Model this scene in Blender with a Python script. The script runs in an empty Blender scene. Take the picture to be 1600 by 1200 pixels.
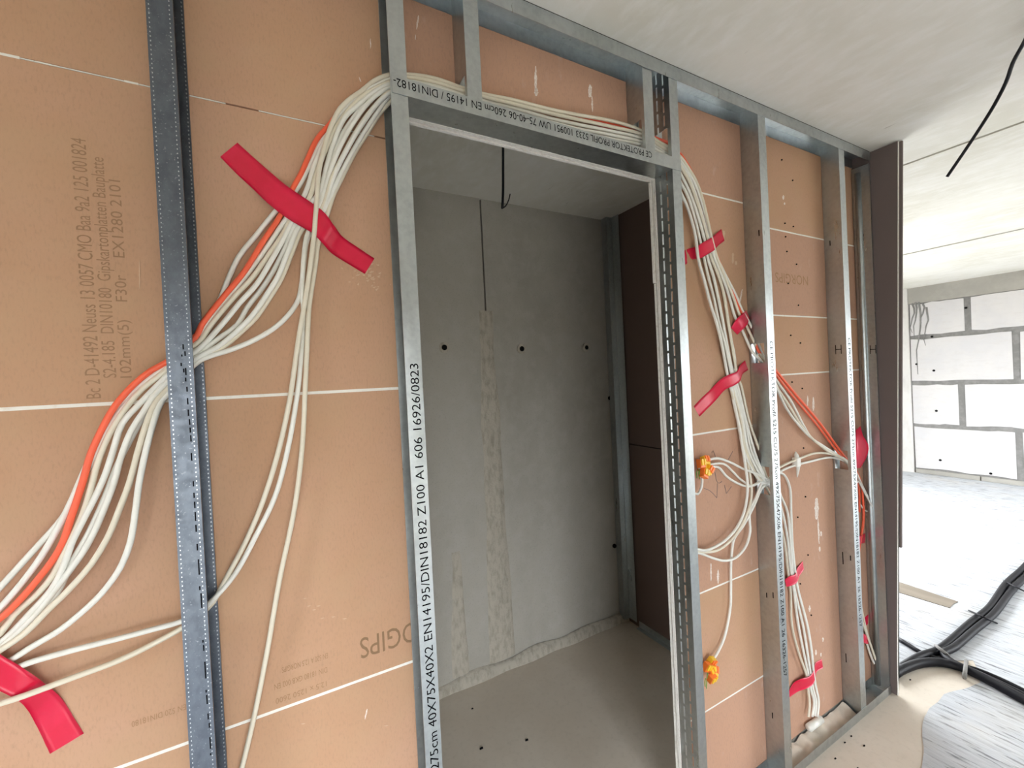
import bpy, math, random
from mathutils import Vector, Matrix, noise

rnd = random.Random(7)
sc = bpy.context.scene
col = sc.collection

# ------------------------------------------------------------------ camera
CAM = Vector((0.0, -1.02, 1.695))
YAW, PITCH, ROLL, FPX = 0.49730956, 0.01132364, 0.0492860, 668.5736
def _basis():
    cy, sy, cp, sp = math.cos(YAW), math.sin(YAW), math.cos(PITCH), math.sin(PITCH)
    f = Vector((sy*cp, cy*cp, -sp)); r = Vector((cy, -sy, 0)); d = f.cross(r)
    cr, sr = math.cos(ROLL), math.sin(ROLL)
    return r*cr + d*sr, -r*sr + d*cr, f
RGT, DWN, FWD = _basis()
cam_data = bpy.data.cameras.new('camera')
cam_data.sensor_fit = 'HORIZONTAL'; cam_data.sensor_width = 36.0
cam_data.lens = FPX/1600*36.0
cam_data.clip_start = 0.02; cam_data.clip_end = 200
cam = bpy.data.objects.new('camera', cam_data); col.objects.link(cam)
m = Matrix.Identity(4)
for i in range(3):
    m[i][0] = RGT[i]; m[i][1] = -DWN[i]; m[i][2] = -FWD[i]; m[i][3] = CAM[i]
cam.matrix_world = m
sc.camera = cam

# ------------------------------------------------------------------ sky and exposure
world = bpy.data.worlds.new('sky'); sc.world = world; world.use_nodes = True
wn = world.node_tree.nodes; wn.clear()
bg = wn.new('ShaderNodeBackground'); wo = wn.new('ShaderNodeOutputWorld')
bg.inputs[0].default_value = (0.92, 0.96, 1.0, 1)
# overcast sky: three times as bright overhead as at the horizon
wt = wn.new('ShaderNodeTexCoord'); ws = wn.new('ShaderNodeSeparateXYZ'); wm = wn.new('ShaderNodeMath'); wm.operation = 'MULTIPLY_ADD'
wc_ = wn.new('ShaderNodeClamp'); SKY = 34.0
world.node_tree.links.new(wt.outputs['Generated'], ws.inputs[0]); world.node_tree.links.new(ws.outputs[2], wc_.inputs[0])
world.node_tree.links.new(wc_.outputs[0], wm.inputs[0]); wm.inputs[1].default_value = SKY*2/3; wm.inputs[2].default_value = SKY/3
world.node_tree.links.new(wm.outputs[0], bg.inputs[1])
world.node_tree.links.new(bg.outputs[0], wo.inputs[0])
sc.view_settings.view_transform = 'Standard'; sc.view_settings.look = 'None'
sc.view_settings.gamma = 1.0; sc.view_settings.use_curve_mapping = False
sc.view_settings.exposure = -0.1
try:
    sc.cycles.use_denoising = True
    sc.cycles.max_bounces = 8; sc.cycles.diffuse_bounces = 6; sc.cycles.glossy_bounces = 4
    sc.cycles.caustics_reflective = False; sc.cycles.caustics_refractive = False
    sc.cycles.sample_clamp_indirect = 6.0
except Exception: pass

CEIL = 2.75
WL, WB, WR, WF = -2.6, -2.8, 8.3, 2.55      # left, behind, right, far walls of the room
# openings: (name, wall axis, wall pos, a0, a1, z0, z1, direction of the inward normal)
OPEN = [('left', 0, WL, -2.0, -1.0, 0.4, 2.10, Vector((1,0,0))),
        ('behind_a', 1, WB, -0.9, 0.7, 0.05, 1.95, Vector((0,1,0))),
        ('behind_b', 1, WB, 4.8, 7.8, 0.05, 2.30, Vector((0,1,0))),
        ('far', 1, WF, 3.0, 6.4, 0.05, 2.55, Vector((0,-1,0)))]
for nm, ax, pos, a0, a1, z0, z1, nrm in OPEN:      # portals guide the sky light through the openings
    l = bpy.data.lights.new('sky_portal', 'AREA'); l.shape = 'RECTANGLE'; l.size = a1-a0; l.size_y = z1-z0
    l.cycles.is_portal = True
    o = bpy.data.objects.new('sky_portal', l); col.objects.link(o)
    c = Vector((pos, (a0+a1)/2, (z0+z1)/2)) if ax == 0 else Vector(((a0+a1)/2, pos, (z0+z1)/2))
    o.location = c - nrm*0.02
    o.rotation_euler = nrm.to_track_quat('-Z', 'Z').to_euler()

# ------------------------------------------------------------------ helpers
def ray(x, y): return RGT*((x-800)/FPX) + DWN*((y-600)/FPX) + FWD
def at(x, y, Y):
    d = ray(x, y); return CAM + d*((Y-CAM.y)/d.y)
def atz(x, y, Z):
    d = ray(x, y); return CAM + d*((Z-CAM.z)/d.z)
def atx(x, y, X):
    d = ray(x, y); return CAM + d*((X-CAM.x)/d.x)

class MB:
    def __init__(s): s.v = []; s.f = []
    def box(s, x0, x1, y0, y1, z0, z1):
        b = len(s.v)
        s.v += [(x0,y0,z0),(x1,y0,z0),(x1,y1,z0),(x0,y1,z0),(x0,y0,z1),(x1,y0,z1),(x1,y1,z1),(x0,y1,z1)]
        s.f += [tuple(b+i for i in q) for q in ((0,3,2,1),(4,5,6,7),(0,1,5,4),(1,2,6,5),(2,3,7,6),(3,0,4,7))]
        return s
    def hexa(s, pts):
        b = len(s.v); s.v += [tuple(p) for p in pts]
        s.f += [tuple(b+i for i in q) for q in ((0,3,2,1),(4,5,6,7),(0,1,5,4),(1,2,6,5),(2,3,7,6),(3,0,4,7))]
        return s
    def tube(s, pts, r, n=10, cap=True):
        b = len(s.v); N = len(pts); up = None
        for i, p in enumerate(pts):
            t = (pts[min(i+1,N-1)] - pts[max(i-1,0)]).normalized()
            if up is None:
                up = t.orthogonal().normalized()
            up = (up - t*up.dot(t)).normalized(); sd = t.cross(up)
            rr = r[i] if isinstance(r, (list, tuple)) else r
            for k in range(n):
                a = 2*math.pi*k/n
                s.v.append(tuple(p + (up*math.cos(a) + sd*math.sin(a))*rr))
        for i in range(N-1):
            for k in range(n):
                k2 = (k+1) % n
                s.f.append((b+i*n+k, b+i*n+k2, b+(i+1)*n+k2, b+(i+1)*n+k))
        if cap:
            s.f.append(tuple(b+k for k in reversed(range(n)))); s.f.append(tuple(b+(N-1)*n+k for k in range(n)))
        return s
    def poly(s, pts, th=None):
        b = len(s.v); s.v += [tuple(p) for p in pts]; s.f.append(tuple(range(b, b+len(pts)))); return s
    def build(s, name, mat, parent=None, smooth=False, bevel=0):
        me = bpy.data.meshes.new(name); me.from_pydata(s.v, [], s.f); me.validate(); me.update()
        if smooth:
            for p in me.polygons: p.use_smooth = True
        me.materials.append(mat)
        o = bpy.data.objects.new(name, me); col.objects.link(o)
        if parent: o.parent = parent
        if bevel:
            b = o.modifiers.new('bevel', 'BEVEL'); b.width = bevel; b.segments = 2; b.limit_method = 'ANGLE'
        return o

def empty(name, loc=(0,0,0)):
    o = bpy.data.objects.new(name, None); col.objects.link(o); o.empty_display_size = 0.05
    return o
def tag(o, label=None, cat=None, group=None, kind=None):
    if label: o['label'] = label
    if cat: o['category'] = cat
    if group: o['group'] = group
    if kind: o['kind'] = kind
    return o
def spline(pts, step=0.012):
    P = [pts[0]*2 - pts[1]] + list(pts) + [pts[-1]*2 - pts[-2]]
    out = []
    for i in range(1, len(P)-2):
        p0, p1, p2, p3 = P[i-1], P[i], P[i+1], P[i+2]
        t0 = 0.0; t1 = t0 + max((p1-p0).length, 1e-4)**0.5
        t2 = t1 + max((p2-p1).length, 1e-4)**0.5; t3 = t2 + max((p3-p2).length, 1e-4)**0.5
        n = max(2, int((p2-p1).length/step))
        for k in range(n):
            t = t1 + (t2-t1)*k/n
            A1 = p0*((t1-t)/(t1-t0)) + p1*((t-t0)/(t1-t0))
            A2 = p1*((t2-t)/(t2-t1)) + p2*((t-t1)/(t2-t1))
            A3 = p2*((t3-t)/(t3-t2)) + p3*((t-t2)/(t3-t2))
            B1 = A1*((t2-t)/(t2-t0)) + A2*((t-t0)/(t2-t0))
            B2 = A2*((t3-t)/(t3-t1)) + A3*((t-t1)/(t3-t1))
            out.append(B1*((t2-t)/(t2-t1)) + B2*((t-t1)/(t2-t1)))
    out.append(pts[-1].copy())
    return out

# ------------------------------------------------------------------ materials
def mat(name, base, rough=0.6, metal=0.0, spec=0.5, **kw):
    """base colour broken up by up to three noise layers: kw mix=[(scale, (r,g,b), amount, stretch, lo, hi)], bump=(scale, strength, stretch)"""
    m = bpy.data.materials.new(name); m.use_nodes = True
    nt = m.node_tree; N = nt.nodes; L = nt.links
    b = N['Principled BSDF']
    b.inputs['Base Color'].default_value = (*base, 1); b.inputs['Roughness'].default_value = rough
    b.inputs['Metallic'].default_value = metal; b.inputs['Specular IOR Level'].default_value = spec
    tc = N.new('ShaderNodeTexCoord')
    def noise_node(scale, stretch, detail=6, rough_=0.6):
        mp = N.new('ShaderNodeMapping'); mp.inputs['Scale'].default_value = stretch
        nz = N.new('ShaderNodeTexNoise'); nz.inputs['Scale'].default_value = scale
        nz.inputs['Detail'].default_value = detail; nz.inputs['Roughness'].default_value = rough_
        L.new(tc.outputs['Object'], mp.inputs[0]); L.new(mp.outputs[0], nz.inputs['Vector'])
        return nz
    cur = None
    for (scale, c, amt, stretch, lo, hi) in kw.get('mix', []):
        nz = noise_node(scale, stretch)
        mr = N.new('ShaderNodeMapRange'); mr.inputs[1].default_value = lo; mr.inputs[2].default_value = hi
        mr.inputs[4].default_value = amt
        L.new(nz.outputs['Fac'], mr.inputs[0])
        mx = N.new('ShaderNodeMix'); mx.data_type = 'RGBA'
        if cur is None: mx.inputs[6].default_value = (*base, 1)
        else: L.new(cur, mx.inputs[6])
        mx.inputs[7].default_value = (*c, 1)
        L.new(mr.outputs[0], mx.inputs[0]); cur = mx.outputs[2]
    if cur is not None: L.new(cur, b.inputs['Base Color'])
    if 'rmix' in kw:
        scale, lo, hi, stretch = kw['rmix']
        nz = noise_node(scale, stretch); mr = N.new('ShaderNodeMapRange')
        mr.inputs[1].default_value = 0.3; mr.inputs[2].default_value = 0.7
        mr.inputs[3].default_value = lo; mr.inputs[4].default_value = hi
        L.new(nz.outputs['Fac'], mr.inputs[0]); L.new(mr.outputs[0], b.inputs['Roughness'])
    if 'bump' in kw:
        scale, st, stretch = kw['bump'][:3]
        nz = noise_node(scale, stretch)
        bp = N.new('ShaderNodeBump'); bp.inputs['Strength'].default_value = st
        bp.inputs['Distance'].default_value = kw['bump'][3] if len(kw['bump']) > 3 else 0.004
        L.new(nz.outputs['Fac'], bp.inputs['Height']); L.new(bp.outputs[0], b.inputs['Normal'])
    m['parts'] = 1
    return m
U = (1,1,1)
STEEL = mat('galvanised_steel', (0.52,0.56,0.56), 0.34, 1.0, mix=[(60,(0.42,0.45,0.47),0.7,U,0.4,0.65),(7,(0.66,0.68,0.69),0.5,(1,1,.3),0.45,0.7)], rmix=(25,0.26,0.46,(1,1,0.2)), bump=(90,0.05,U,0.001))
STEEL_DARK = mat('dark_galvanised_steel', (0.155,0.175,0.205), 0.40, 1.0, mix=[(55,(0.10,0.115,0.14),0.7,(1,1,.6),0.42,0.62),(230,(0.42,0.45,0.48),0.8,U,0.62,0.7),(3,(0.12,0.14,0.17),0.6,(1,1,.5),0.4,0.65)], rmix=(40,0.3,0.55,U), bump=(150,0.08,U,0.001))  # darker, bluer base than the steel of the other studs
STEEL_DIM = mat('knurl_dimple_steel', (0.55,0.58,0.60), 0.3, 1.0)
BOARD = mat('plasterboard_card', (0.50,0.30,0.185), 0.85, 0, 0.25, mix=[(1.6,(0.55,0.335,0.235),0.8,U,0.42,0.66),(240,(0.36,0.235,0.15),0.5,(1,1,.35),0.5,0.72),(9,(0.50,0.325,0.20),0.5,U,0.45,0.7)], bump=(160,0.06,U,0.001))
BOARD2 = mat('plasterboard_card_pink', (0.50,0.30,0.21), 0.85, 0, 0.25, mix=[(2.2,(0.51,0.30,0.20),0.8,U,0.42,0.66),(260,(0.36,0.225,0.17),0.5,(1,1,.35),0.5,0.72),(30,(0.62,0.49,0.43),0.35,(1,1,.4),0.62,0.75)], bump=(160,0.06,U,0.001))
GYP = mat('cut_gypsum', (0.80,0.78,0.73), 0.9, 0, 0.2, mix=[(90,(0.62,0.58,0.52),0.7,U,0.5,0.7)], bump=(220,0.3,U,0.002))
FILL = mat('joint_filler', (0.84,0.82,0.76), 0.85, 0, 0.2, mix=[(60,(0.70,0.62,0.52),0.5,U,0.55,0.72)])
SMEAR = mat('dried_plaster', (0.80,0.72,0.66), 0.9, 0, 0.2, mix=[(120,(0.62,0.47,0.38),0.8,U,0.45,0.62)])
SCUFF = mat('scuffed_card', (0.60,0.42,0.29), 0.9, 0, 0.2)
WHITE = mat('white_pvc', (0.78,0.78,0.73), 0.38, 0, 0.45, mix=[(30,(0.70,0.69,0.62),0.6,U,0.45,0.7)])
CREAM = mat('cream_pvc', (0.72,0.67,0.55), 0.4, 0, 0.45, mix=[(30,(0.66,0.60,0.47),0.6,U,0.45,0.7)])
ORANGE = mat('orange_pvc', (0.86,0.13,0.06), 0.4, 0, 0.4)
TAPE = mat('red_tape', (0.66,0.004,0.045), 0.33, 0, 0.5, mix=[(9,(0.80,0.01,0.08),0.5,U,0.45,0.65)], bump=(35,0.25,(1,1,1),0.002))
INK = mat('black_print', (0.008,0.008,0.01), 1.0, 0, 0.0)
FADED = mat('faded_print', (0.27,0.17,0.10), 0.9, 0, 0.1)
FADED3 = mat('rubbed_print', (0.335,0.205,0.125), 0.9, 0, 0.1)
FADED2 = mat('very_faded_print', (0.37,0.225,0.13), 0.9, 0, 0.1)
PENCIL = mat('pencil', (0.20,0.15,0.15), 0.7, 0, 0.2)
CONC = mat('formwork_concrete', (0.40,0.37,0.31), 0.8, 0, 0.3, mix=[(1.7,(0.31,0.285,0.235),0.8,(1,1,.5),0.42,0.66),(14,(0.38,0.37,0.34),0.5,U,0.45,0.7),(120,(0.25,0.24,0.21),0.5,U,0.55,0.75)], bump=(40,0.15,U,0.003))
NICHE = mat('niche_concrete', (0.46,0.44,0.39), 0.8, 0, 0.3, mix=[(1.7,(0.35,0.335,0.29),0.8,(1,1,.5),0.42,0.66),(14,(0.50,0.485,0.45),0.5,U,0.45,0.7),(120,(0.30,0.29,0.26),0.5,U,0.55,0.75)], bump=(40,0.2,U,0.003))
MORTAR = mat('rough_mortar', (0.50,0.465,0.395), 0.9, 0, 0.2, mix=[(40,(0.34,0.31,0.255),0.8,(1,1,.4),0.45,0.65)], bump=(60,0.7,U,0.006))
CEILM = mat('slab_soffit', (0.78,0.765,0.70), 0.85, 0, 0.25, mix=[(1.2,(0.68,0.66,0.575),0.9,U,0.42,0.6),(22,(0.84,0.83,0.79),0.6,(1,.4,1),0.45,0.7),(26,(0.40,0.37,0.31),0.8,(1,.15,1),0.70,0.76)], bump=(60,0.12,U,0.002))
FLOORM = mat('smooth_screed', (0.64,0.57,0.485), 0.85, 0, 0.3, mix=[(2.5,(0.70,0.64,0.56),0.8,U,0.42,0.66),(40,(0.56,0.50,0.42),0.5,U,0.5,0.7),(120,(0.25,0.22,0.18),0.6,U,0.68,0.74)], bump=(50,0.15,U,0.003))
BRUSH = mat('brushed_concrete', (0.47,0.49,0.52), 0.8, 0, 0.35, mix=[(34,(0.56,0.58,0.61),0.8,(1,.12,1),0.42,0.62),(56,(0.19,0.195,0.21),0.9,(1,.13,1),0.55,0.64),(2.2,(0.56,0.53,0.48),0.5,U,0.5,0.7)], bump=(46,0.6,(1,.12,1),0.012))
BLOCKM = mat('aerated_block', (0.66,0.64,0.63), 0.9, 0, 0.2, mix=[(2.5,(0.60,0.59,0.60),0.8,U,0.42,0.66),(35,(0.58,0.55,0.53),0.4,(1,.3,1.0),0.5,0.7)], bump=(70,0.12,U,0.003))
BEDM = mat('grey_mortar_bed', (0.22,0.215,0.205), 0.9, 0, 0.2, mix=[(14,(0.30,0.29,0.28),0.7,U,0.45,0.65)], bump=(40,0.4,U,0.01))
LINTEL = mat('lintel_concrete', (0.36,0.345,0.31), 0.85, 0, 0.25, mix=[(5,(0.42,0.40,0.36),0.7,U,0.45,0.65)])
PLASTER = mat('pillar_plaster', (0.72,0.70,0.67), 0.9, 0, 0.2, mix=[(8,(0.58,0.56,0.53),0.6,(1,1,.5),0.5,0.68)])
BLACK = mat('black_conduit', (0.006,0.006,0.009), 0.5, 0, 0.25)
DARKF = mat('dark_foam', (0.02,0.02,0.02), 0.95, 0, 0.1)
HOLE = mat('drilled_hole', (0.01,0.01,0.01), 0.95, 0, 0.05)
YELLOW = mat('yellow_connector', (0.90,0.55,0.03), 0.35, 0, 0.5)
ORLEV = mat('orange_lever', (0.90,0.20,0.03), 0.35, 0, 0.5)
GREEN = mat('green_wire', (0.10,0.35,0.04), 0.4, 0, 0.5)
TIMBER = mat('beige_strip', (0.20,0.17,0.135), 0.85, 0, 0.2, mix=[(12,(0.25,0.215,0.17),0.7,(1,.2,1),0.45,0.65)])
FRAME = mat('window_frame_white', (0.75,0.75,0.74), 0.5)
ENDB = mat('shaded_card', (0.155,0.125,0.118), 0.8, 0, 0.25)  # plasterboard card with its shade put into the colour
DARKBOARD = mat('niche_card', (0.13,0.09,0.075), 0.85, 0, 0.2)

# ------------------------------------------------------------------ room shell
S = 'structure'
def struct(name, mb, mt, parent=None, **k):
    o = mb.build(name, mt, parent, **k)
    if not parent: o['kind'] = S
    return o
GROUND = mat('dark_site_ground', (0.17,0.155,0.13), 0.9)  # unseen ground added outside, kept dark so less light rises through the openings
struct('ground', MB().box(-60, 60, -60, 60, -0.5, -0.3), GROUND)
struct('floor', MB().box(WL, WR, WB, WF, -0.12, 0), FLOORM)
# brushed finish coat, its ragged edge stopping short of the partition foot
edge = [(WL, -.27), (0.5, -.27), (1.9, -.262), (2.27, -.25), (2.60, -.15), (2.86, -.14), (3.12, -.21), (3.32, -.13), (3.06, .02), (2.84, .06), (2.80, .6), (2.80, WF)]
pts = []
for (a, b) in zip(edge[:-1], edge[1:]):
    n_ = max(1, int(math.dist(a, b)/.04))
    for k in range(n_):
        x, y = a[0]+(b[0]-a[0])*k/n_, a[1]+(b[1]-a[1])*k/n_
        if pts: x += .012*noise.noise((x*9, y*9, 1)); y += .012*noise.noise((x*9, y*9, 5))
        pts.append((x, y))
pts += [(2.80, WF), (WR, WF), (WR, WB), (WL, WB)]
mb = MB(); n_ = len(pts)
mb.v = [(x, y, .0025) for x, y in pts] + [(x, y, -.001) for x, y in pts]
mb.f = [tuple(reversed(range(n_)))] + [(i_, (i_+1) % n_, (i_+1) % n_+n_, i_+n_) for i_ in range(n_)]
struct('floor_brushed', mb, BRUSH)
ce = empty('ceiling'); ce['kind'] = S
GAP = 0.012
for x0, x1 in ((WL, 3.03-GAP), (3.03+GAP, 5.57-.024), (5.57+.024, WR)):
    MB().box(x0, x1, WB, WF, CEIL, CEIL+0.18).build('slab', CEILM, ce)
MB().box(WL, WR, WB, WF, CEIL+0.02, CEIL+0.025).build('slab_joint', DARKF, ce)

def wall_with_openings(name, axis, pos, a0, a1, ops, mt, out):
    """wall of panels around its openings; out = +-1 side on which the thickness lies"""
    e = empty(name); e['kind'] = S
    lo, hi = (pos, pos+0.2) if out > 0 else (pos-0.2, pos)
    def panel(p, q, z0, z1):
        if q-p < 1e-4 or z1-z0 < 1e-4: return
        mb = MB().box(lo, hi, p, q, z0, z1) if axis == 0 else MB().box(p, q, lo, hi, z0, z1)
        mb.build('wall_panel', mt, e)
    cur = a0
    for (p, q, z0, z1) in ops:
        panel(cur, p, 0, CEIL); panel(p, q, 0, z0); panel(p, q, z1, CEIL); cur = q
    panel(cur, a1, 0, CEIL)
    return e
n_w = 0
def window_frame(axis, pos, p, q, z0, z1, mull):
    global n_w; n_w += 1
    e = empty('window_%d' % n_w); e['kind'] = S
    def bar(a, b, c, d):
        mb = MB().box(pos-.035, pos+.035, a, b, c, d) if axis == 0 else MB().box(a, b, pos-.035, pos+.035, c, d)
        mb.build('window_frame', FRAME, e)
    bar(p, p+.07, z0, z1); bar(q-.07, q, z0, z1); bar(p+.07, q-.07, z0, z0+.07); bar(p+.07, q-.07, z1-.07, z1)
    for k in range(1, mull):
        c = p + (q-p)*k/mull; bar(c-.045, c+.045, z0+.07, z1-.07)
OP = {o[0]: o[3:7] for o in OPEN}
wall_with_openings('wall_left', 0, WL, WB, 0.0, [OP['left']], CONC, -1)
wall_with_openings('wall_behind', 1, WB, WL, WR, [OP['behind_a'], OP['behind_b']], CONC, -1)
wall_with_openings('wall_far', 1, WF, 2.72, WR, [OP['far']], PLASTER, 1)
window_frame(0, WL-.1, *OP['left'], 1)
window_frame(1, WB-.1, *OP['behind_a'], 2)
window_frame(1, WB-.1, *OP['behind_b'], 3)
window_frame(1, WF+.1, *OP['far'], 3)

# block wall at the far right
wr = empty('wall_right'); wr['kind'] = S
MB().box(WR+0.012, WR+0.25, WB, WF, 0, CEIL).build('mortar_bed', BEDM, wr)
MB().box(WR-0.004, WR+0.05, WB, 1.98, 2.515, CEIL+0.01).build('lintel', LINTEL, wr, bevel=.004)
MB().box(WR-0.025, WR+0.06, 1.76, WF, 0, CEIL+0.01).build('corner_plaster', PLASTER, wr)
rows = [(2.05, 2.505, 1.145), (1.375, 1.985, 0.72), (0.745, 1.31, 1.235), (0.085, 0.685, 0.72)]
for z0, z1, first in rows:
    y = 1.745; nxt = first
    while y > WB+0.05:
        lo = max(nxt+0.025, WB+0.01)
        j = rnd.uniform(-.006, .006)
        mb = MB(); n = 7
        # uneven front edge: lower and upper edges wander as cut blocks do
        for k in range(n+1):
            yy = y + (lo-y)*k/n
            for zz, s in ((z0+rnd.uniform(-.012,.012), 0), (z1+rnd.uniform(-.010,.010), 1)):
                mb.v.append((WR+rnd.uniform(-.002,.002)+j*.3, yy+rnd.uniform(-.006,.006), zz))
            for zz in (z0, z1): mb.v.append((WR+.02, yy, zz))
        for k in range(n):
            a = 4*k; b = a+4
            mb.f += [(a, a+1, b+1, b), (a+1, a+3, b+3, b+1), (a+2, a, b, b+2)]
        mb.f += [(0,2,3,1), (4*n, 4*n+1, 4*n+3, 4*n+2)]
        mb.build('block', BLOCKM, wr)
        y = nxt-.045; nxt = nxt - 1.04
yy = 1.74
while yy > WB+.1:
    w = rnd.uniform(.45, .75)
    MB().box(WR-0.012, WR+0.02, max(yy-w+.012, WB), yy, 0.004, 0.062).build('levelling_brick', LINTEL, wr, bevel=.003); yy -= w
hb = MB()
for (px, py) in ((1509, 481), (1456, 526), (1459, 579), (1432, 569), (1463, 642), (1469, 719), (1548, 740)):
    p = atx(px, py, WR-.006); hb.tube([p, p+Vector((.004,0,0))], .016, 8)
hb.build('drill_hole', HOLE, wr)
# mortar runs at the top of the wall
dr = MB()
for px, y0, y1 in ((1426, 474, 520), (1430, 472, 528), (1435, 472, 585), (1441, 475, 505), (1447, 480, 540)):
    pts = [atx(px+rnd.uniform(-1,1)+(3*math.sin(k)), y0+(y1-y0)*k/6, WR-.003) for k in range(7)]
    dr.tube(pts, [.012*(1-.12*k) for k in range(7)], 6)
dr.build('mortar_run', BEDM, wr)

# ------------------------------------------------------------------ niche behind the doorway
NX, NY = 2.03, 1.235
wb = empty('wall_niche_back'); wb['kind'] = S
xj = 1.075
MB().box(-0.2, xj-.006, NY, NY+.15, 0, CEIL).build('concrete_panel', NICHE, wb)
MB().box(xj+.006, NX+.1, NY+.004, NY+.15, 0, CEIL).build('concrete_panel', NICHE, wb)
MB().box(xj-.006, xj+.006, NY+.03, NY+.06, 0, CEIL).build('panel_joint', DARKF, wb)
def ridge(x0, x1, za, zb, seed, depth):
    mb = MB(); nz_, nx_ = 60, 6
    for i in range(nz_+1):
        z = za + (zb-za)*i/nz_
        t = (z-za)/(zb-za)
        for k in range(nx_+1):
            u = k/nx_
            w = 1.0 - 0.45*t
            x = (x0+x1)/2 + (u-.5)*(x1-x0)*w + .012*noise.noise((seed, z*3, u))
            h = depth*(1-.7*t)*(0.35 + abs(noise.noise((x*70, z*4, seed)))*1.6) * (0 if k in (0, nx_) else 1)
            mb.v.append((x, NY+.002-h, z))
    for i in range(nz_):
        for k in range(nx_):
            a = i*(nx_+1)+k; mb.f.append((a, a+1, a+nx_+2, a+nx_+1))
    return mb.build('mortar_ridge', MORTAR, wb, smooth=True)
ridge(0.985, 1.155, 0.06, 2.1, 3.1, .022)
ridge(0.76, 0.87, 0.06, 0.75, 9.4, .014)
for (px, py) in ((694, 543), (815, 545), (916, 543), (960, 853), (953, 622)):
    p = at(px, py, NY)
    if px < 950:
        MB().tube([p+Vector((0,.01,0)), p+Vector((0,-.004,0))], .030, 16).build('tie_hole_collar', MORTAR, wb, smooth=False)
    MB().tube([p+Vector((0,.01,0)), p+Vector((0,-.006,0))], .016 if px < 900 else .014, 12).build('tie_hole', HOLE, wb)
mb = MB(); n = 40
for i in range(n+1):
    x = -0.2 + (NX+.2)*i/n
    h = .055 + .02*noise.noise((x*5, 1, 2)); d = .035 + .012*noise.noise((x*6, 3, 2))
    mb.v += [(x, NY-d, 0), (x, NY-d*.8, h*.8), (x, NY, h)]
for i in range(n):
    a = 3*i; mb.f += [(a, a+3, a+4, a+1), (a+1, a+4, a+5, a+2)]
tb = mb.build('baseboard_niche', MORTAR, smooth=True); tb['kind'] = S
struct('wall_niche_left', MB().box(-0.25, -0.2, 0.1, NY+.1, 0, CEIL), CONC)
wn_ = empty('wall_niche_right'); wn_['kind'] = S
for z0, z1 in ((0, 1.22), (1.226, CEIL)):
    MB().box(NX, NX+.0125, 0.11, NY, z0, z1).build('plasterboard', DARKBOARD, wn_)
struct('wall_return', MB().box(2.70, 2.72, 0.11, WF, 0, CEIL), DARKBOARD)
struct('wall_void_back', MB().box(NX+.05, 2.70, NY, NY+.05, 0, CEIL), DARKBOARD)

# ------------------------------------------------------------------ boarded back of the partition
YB = 0.075
DX0, DX1, DZ = 0.306, 1.220, 2.388           # doorway
wp = empty('wall_partition'); wp['kind'] = S
JT = 0.0035
def bay(x0, x1, joints, mats, ztop=CEIL, zbot=0.0, jt=JT, fill=True):
    zs = [zbot] + sorted(joints) + [ztop]
    for i in range(len(zs)-1):
        a = zs[i] + (jt if i else 0); b = zs[i+1] - (jt if i < len(zs)-2 else 0)
        MB().box(x0, x1, YB, YB+.0125, a, b).build('plasterboard', mats[i % len(mats)], wp)
    if fill:
        for z in joints:
            mb = MB(); n = max(4, int((x1-x0)/.03))
            for k in range(n+1):
                x = x0+.001 + (x1-x0-.002)*k/n
                w = jt*(1.0+.25*noise.noise((x*12, z*7, 1)))
                mb.v += [(x, YB+.0005, z-w), (x, YB+.0005, z+w), (x, YB+.010, z-jt), (x, YB+.010, z+jt)]
            for k in range(n):
                a = 4*k; b = a+4
                mb.f += [(a, b, b+1, a+1), (a+1, b+1, b+3, a+3), (a+2, b+2, b, a)]
            mb.build('joint_filler', FILL, wp)
B1, B2 = [BOARD, BOARD], [BOARD2, BOARD]
bay(WL+.0, -1.20, [2.318, 1.686, 0.985], B1)
bay(-1.198, 0.3055, [1.686, 0.985], B1, ztop=2.316, fill=True)
bay(-1.198, 0.3055, [], B1, ztop=CEIL, zbot=2.320)
mbj = MB()            # thin ragged upper joint
for k in range(70):
    x = -1.15 + 1.45*k/70
    if noise.noise((x*9, 4, 4)) > -.12:
        w = .0008 + .0034*max(0, noise.noise((x*23, 2, 9)))
        mbj.box(x, x+.0212, YB-.0004, YB+.006, 2.318-w, 2.318+w)
mbj.build('joint_filler', FILL, wp)
MB().box(0.3075, 1.2185, YB, YB+.0125, DZ+.002, CEIL).build('plasterboard', BOARD2, wp)
bay(1.2205, 1.750, [2.379, 1.451, 0.849, 0.396], B2)
bay(1.752, 2.380, [2.297, 1.918, 1.655], B2)
bay(2.382, 2.66, [2.297, 1.918, 1.655], B2)
# second layer of board behind, its cut edge showing round the doorway
MB().box(-1.2, 0.3055, YB+.0130, YB+.0255, 0, CEIL).build('plasterboard_second_layer', GYP, wp)
MB().box(0.3075, 1.2185, YB+.0165, YB+.0270, DZ-.003, CEIL).build('plasterboard_second_layer', GYP, wp)
zs2 = at(1027, 440, YB).z
MB().box(1.2145, 2.0, YB+.0165, YB+.0270, zs2, DZ-.005).build('plasterboard_second_layer', GYP, wp)
MB().box(1.2195, 2.0, YB+.0165, YB+.0270, 0, zs2-.002).build('plasterboard_second_layer', GYP, wp)
# cut gypsum edges round the doorway (ragged)
mb = MB()
for k in range(150):
    z = DZ*k/150
    d = .003 + .004*max(0, noise.noise((z*14, 5, 1)))
    mb.box(1.2205-d, 1.2205, YB+.0005, YB+.0120, z, z+DZ/150)
mb.build('cut_edge', GYP, wp)
mb = MB()
for k in range(80):
    x = DX0 + (DX1-DX0)*k/80
    d = .003 + .003*max(0, noise.noise((x*14, 5, 7)))
    mb.box(x, x+(DX1-DX0)/80, YB+.0005, YB+.0120, DZ+.002-d, DZ+.002)
mb.build('cut_edge', GYP, wp)

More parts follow.
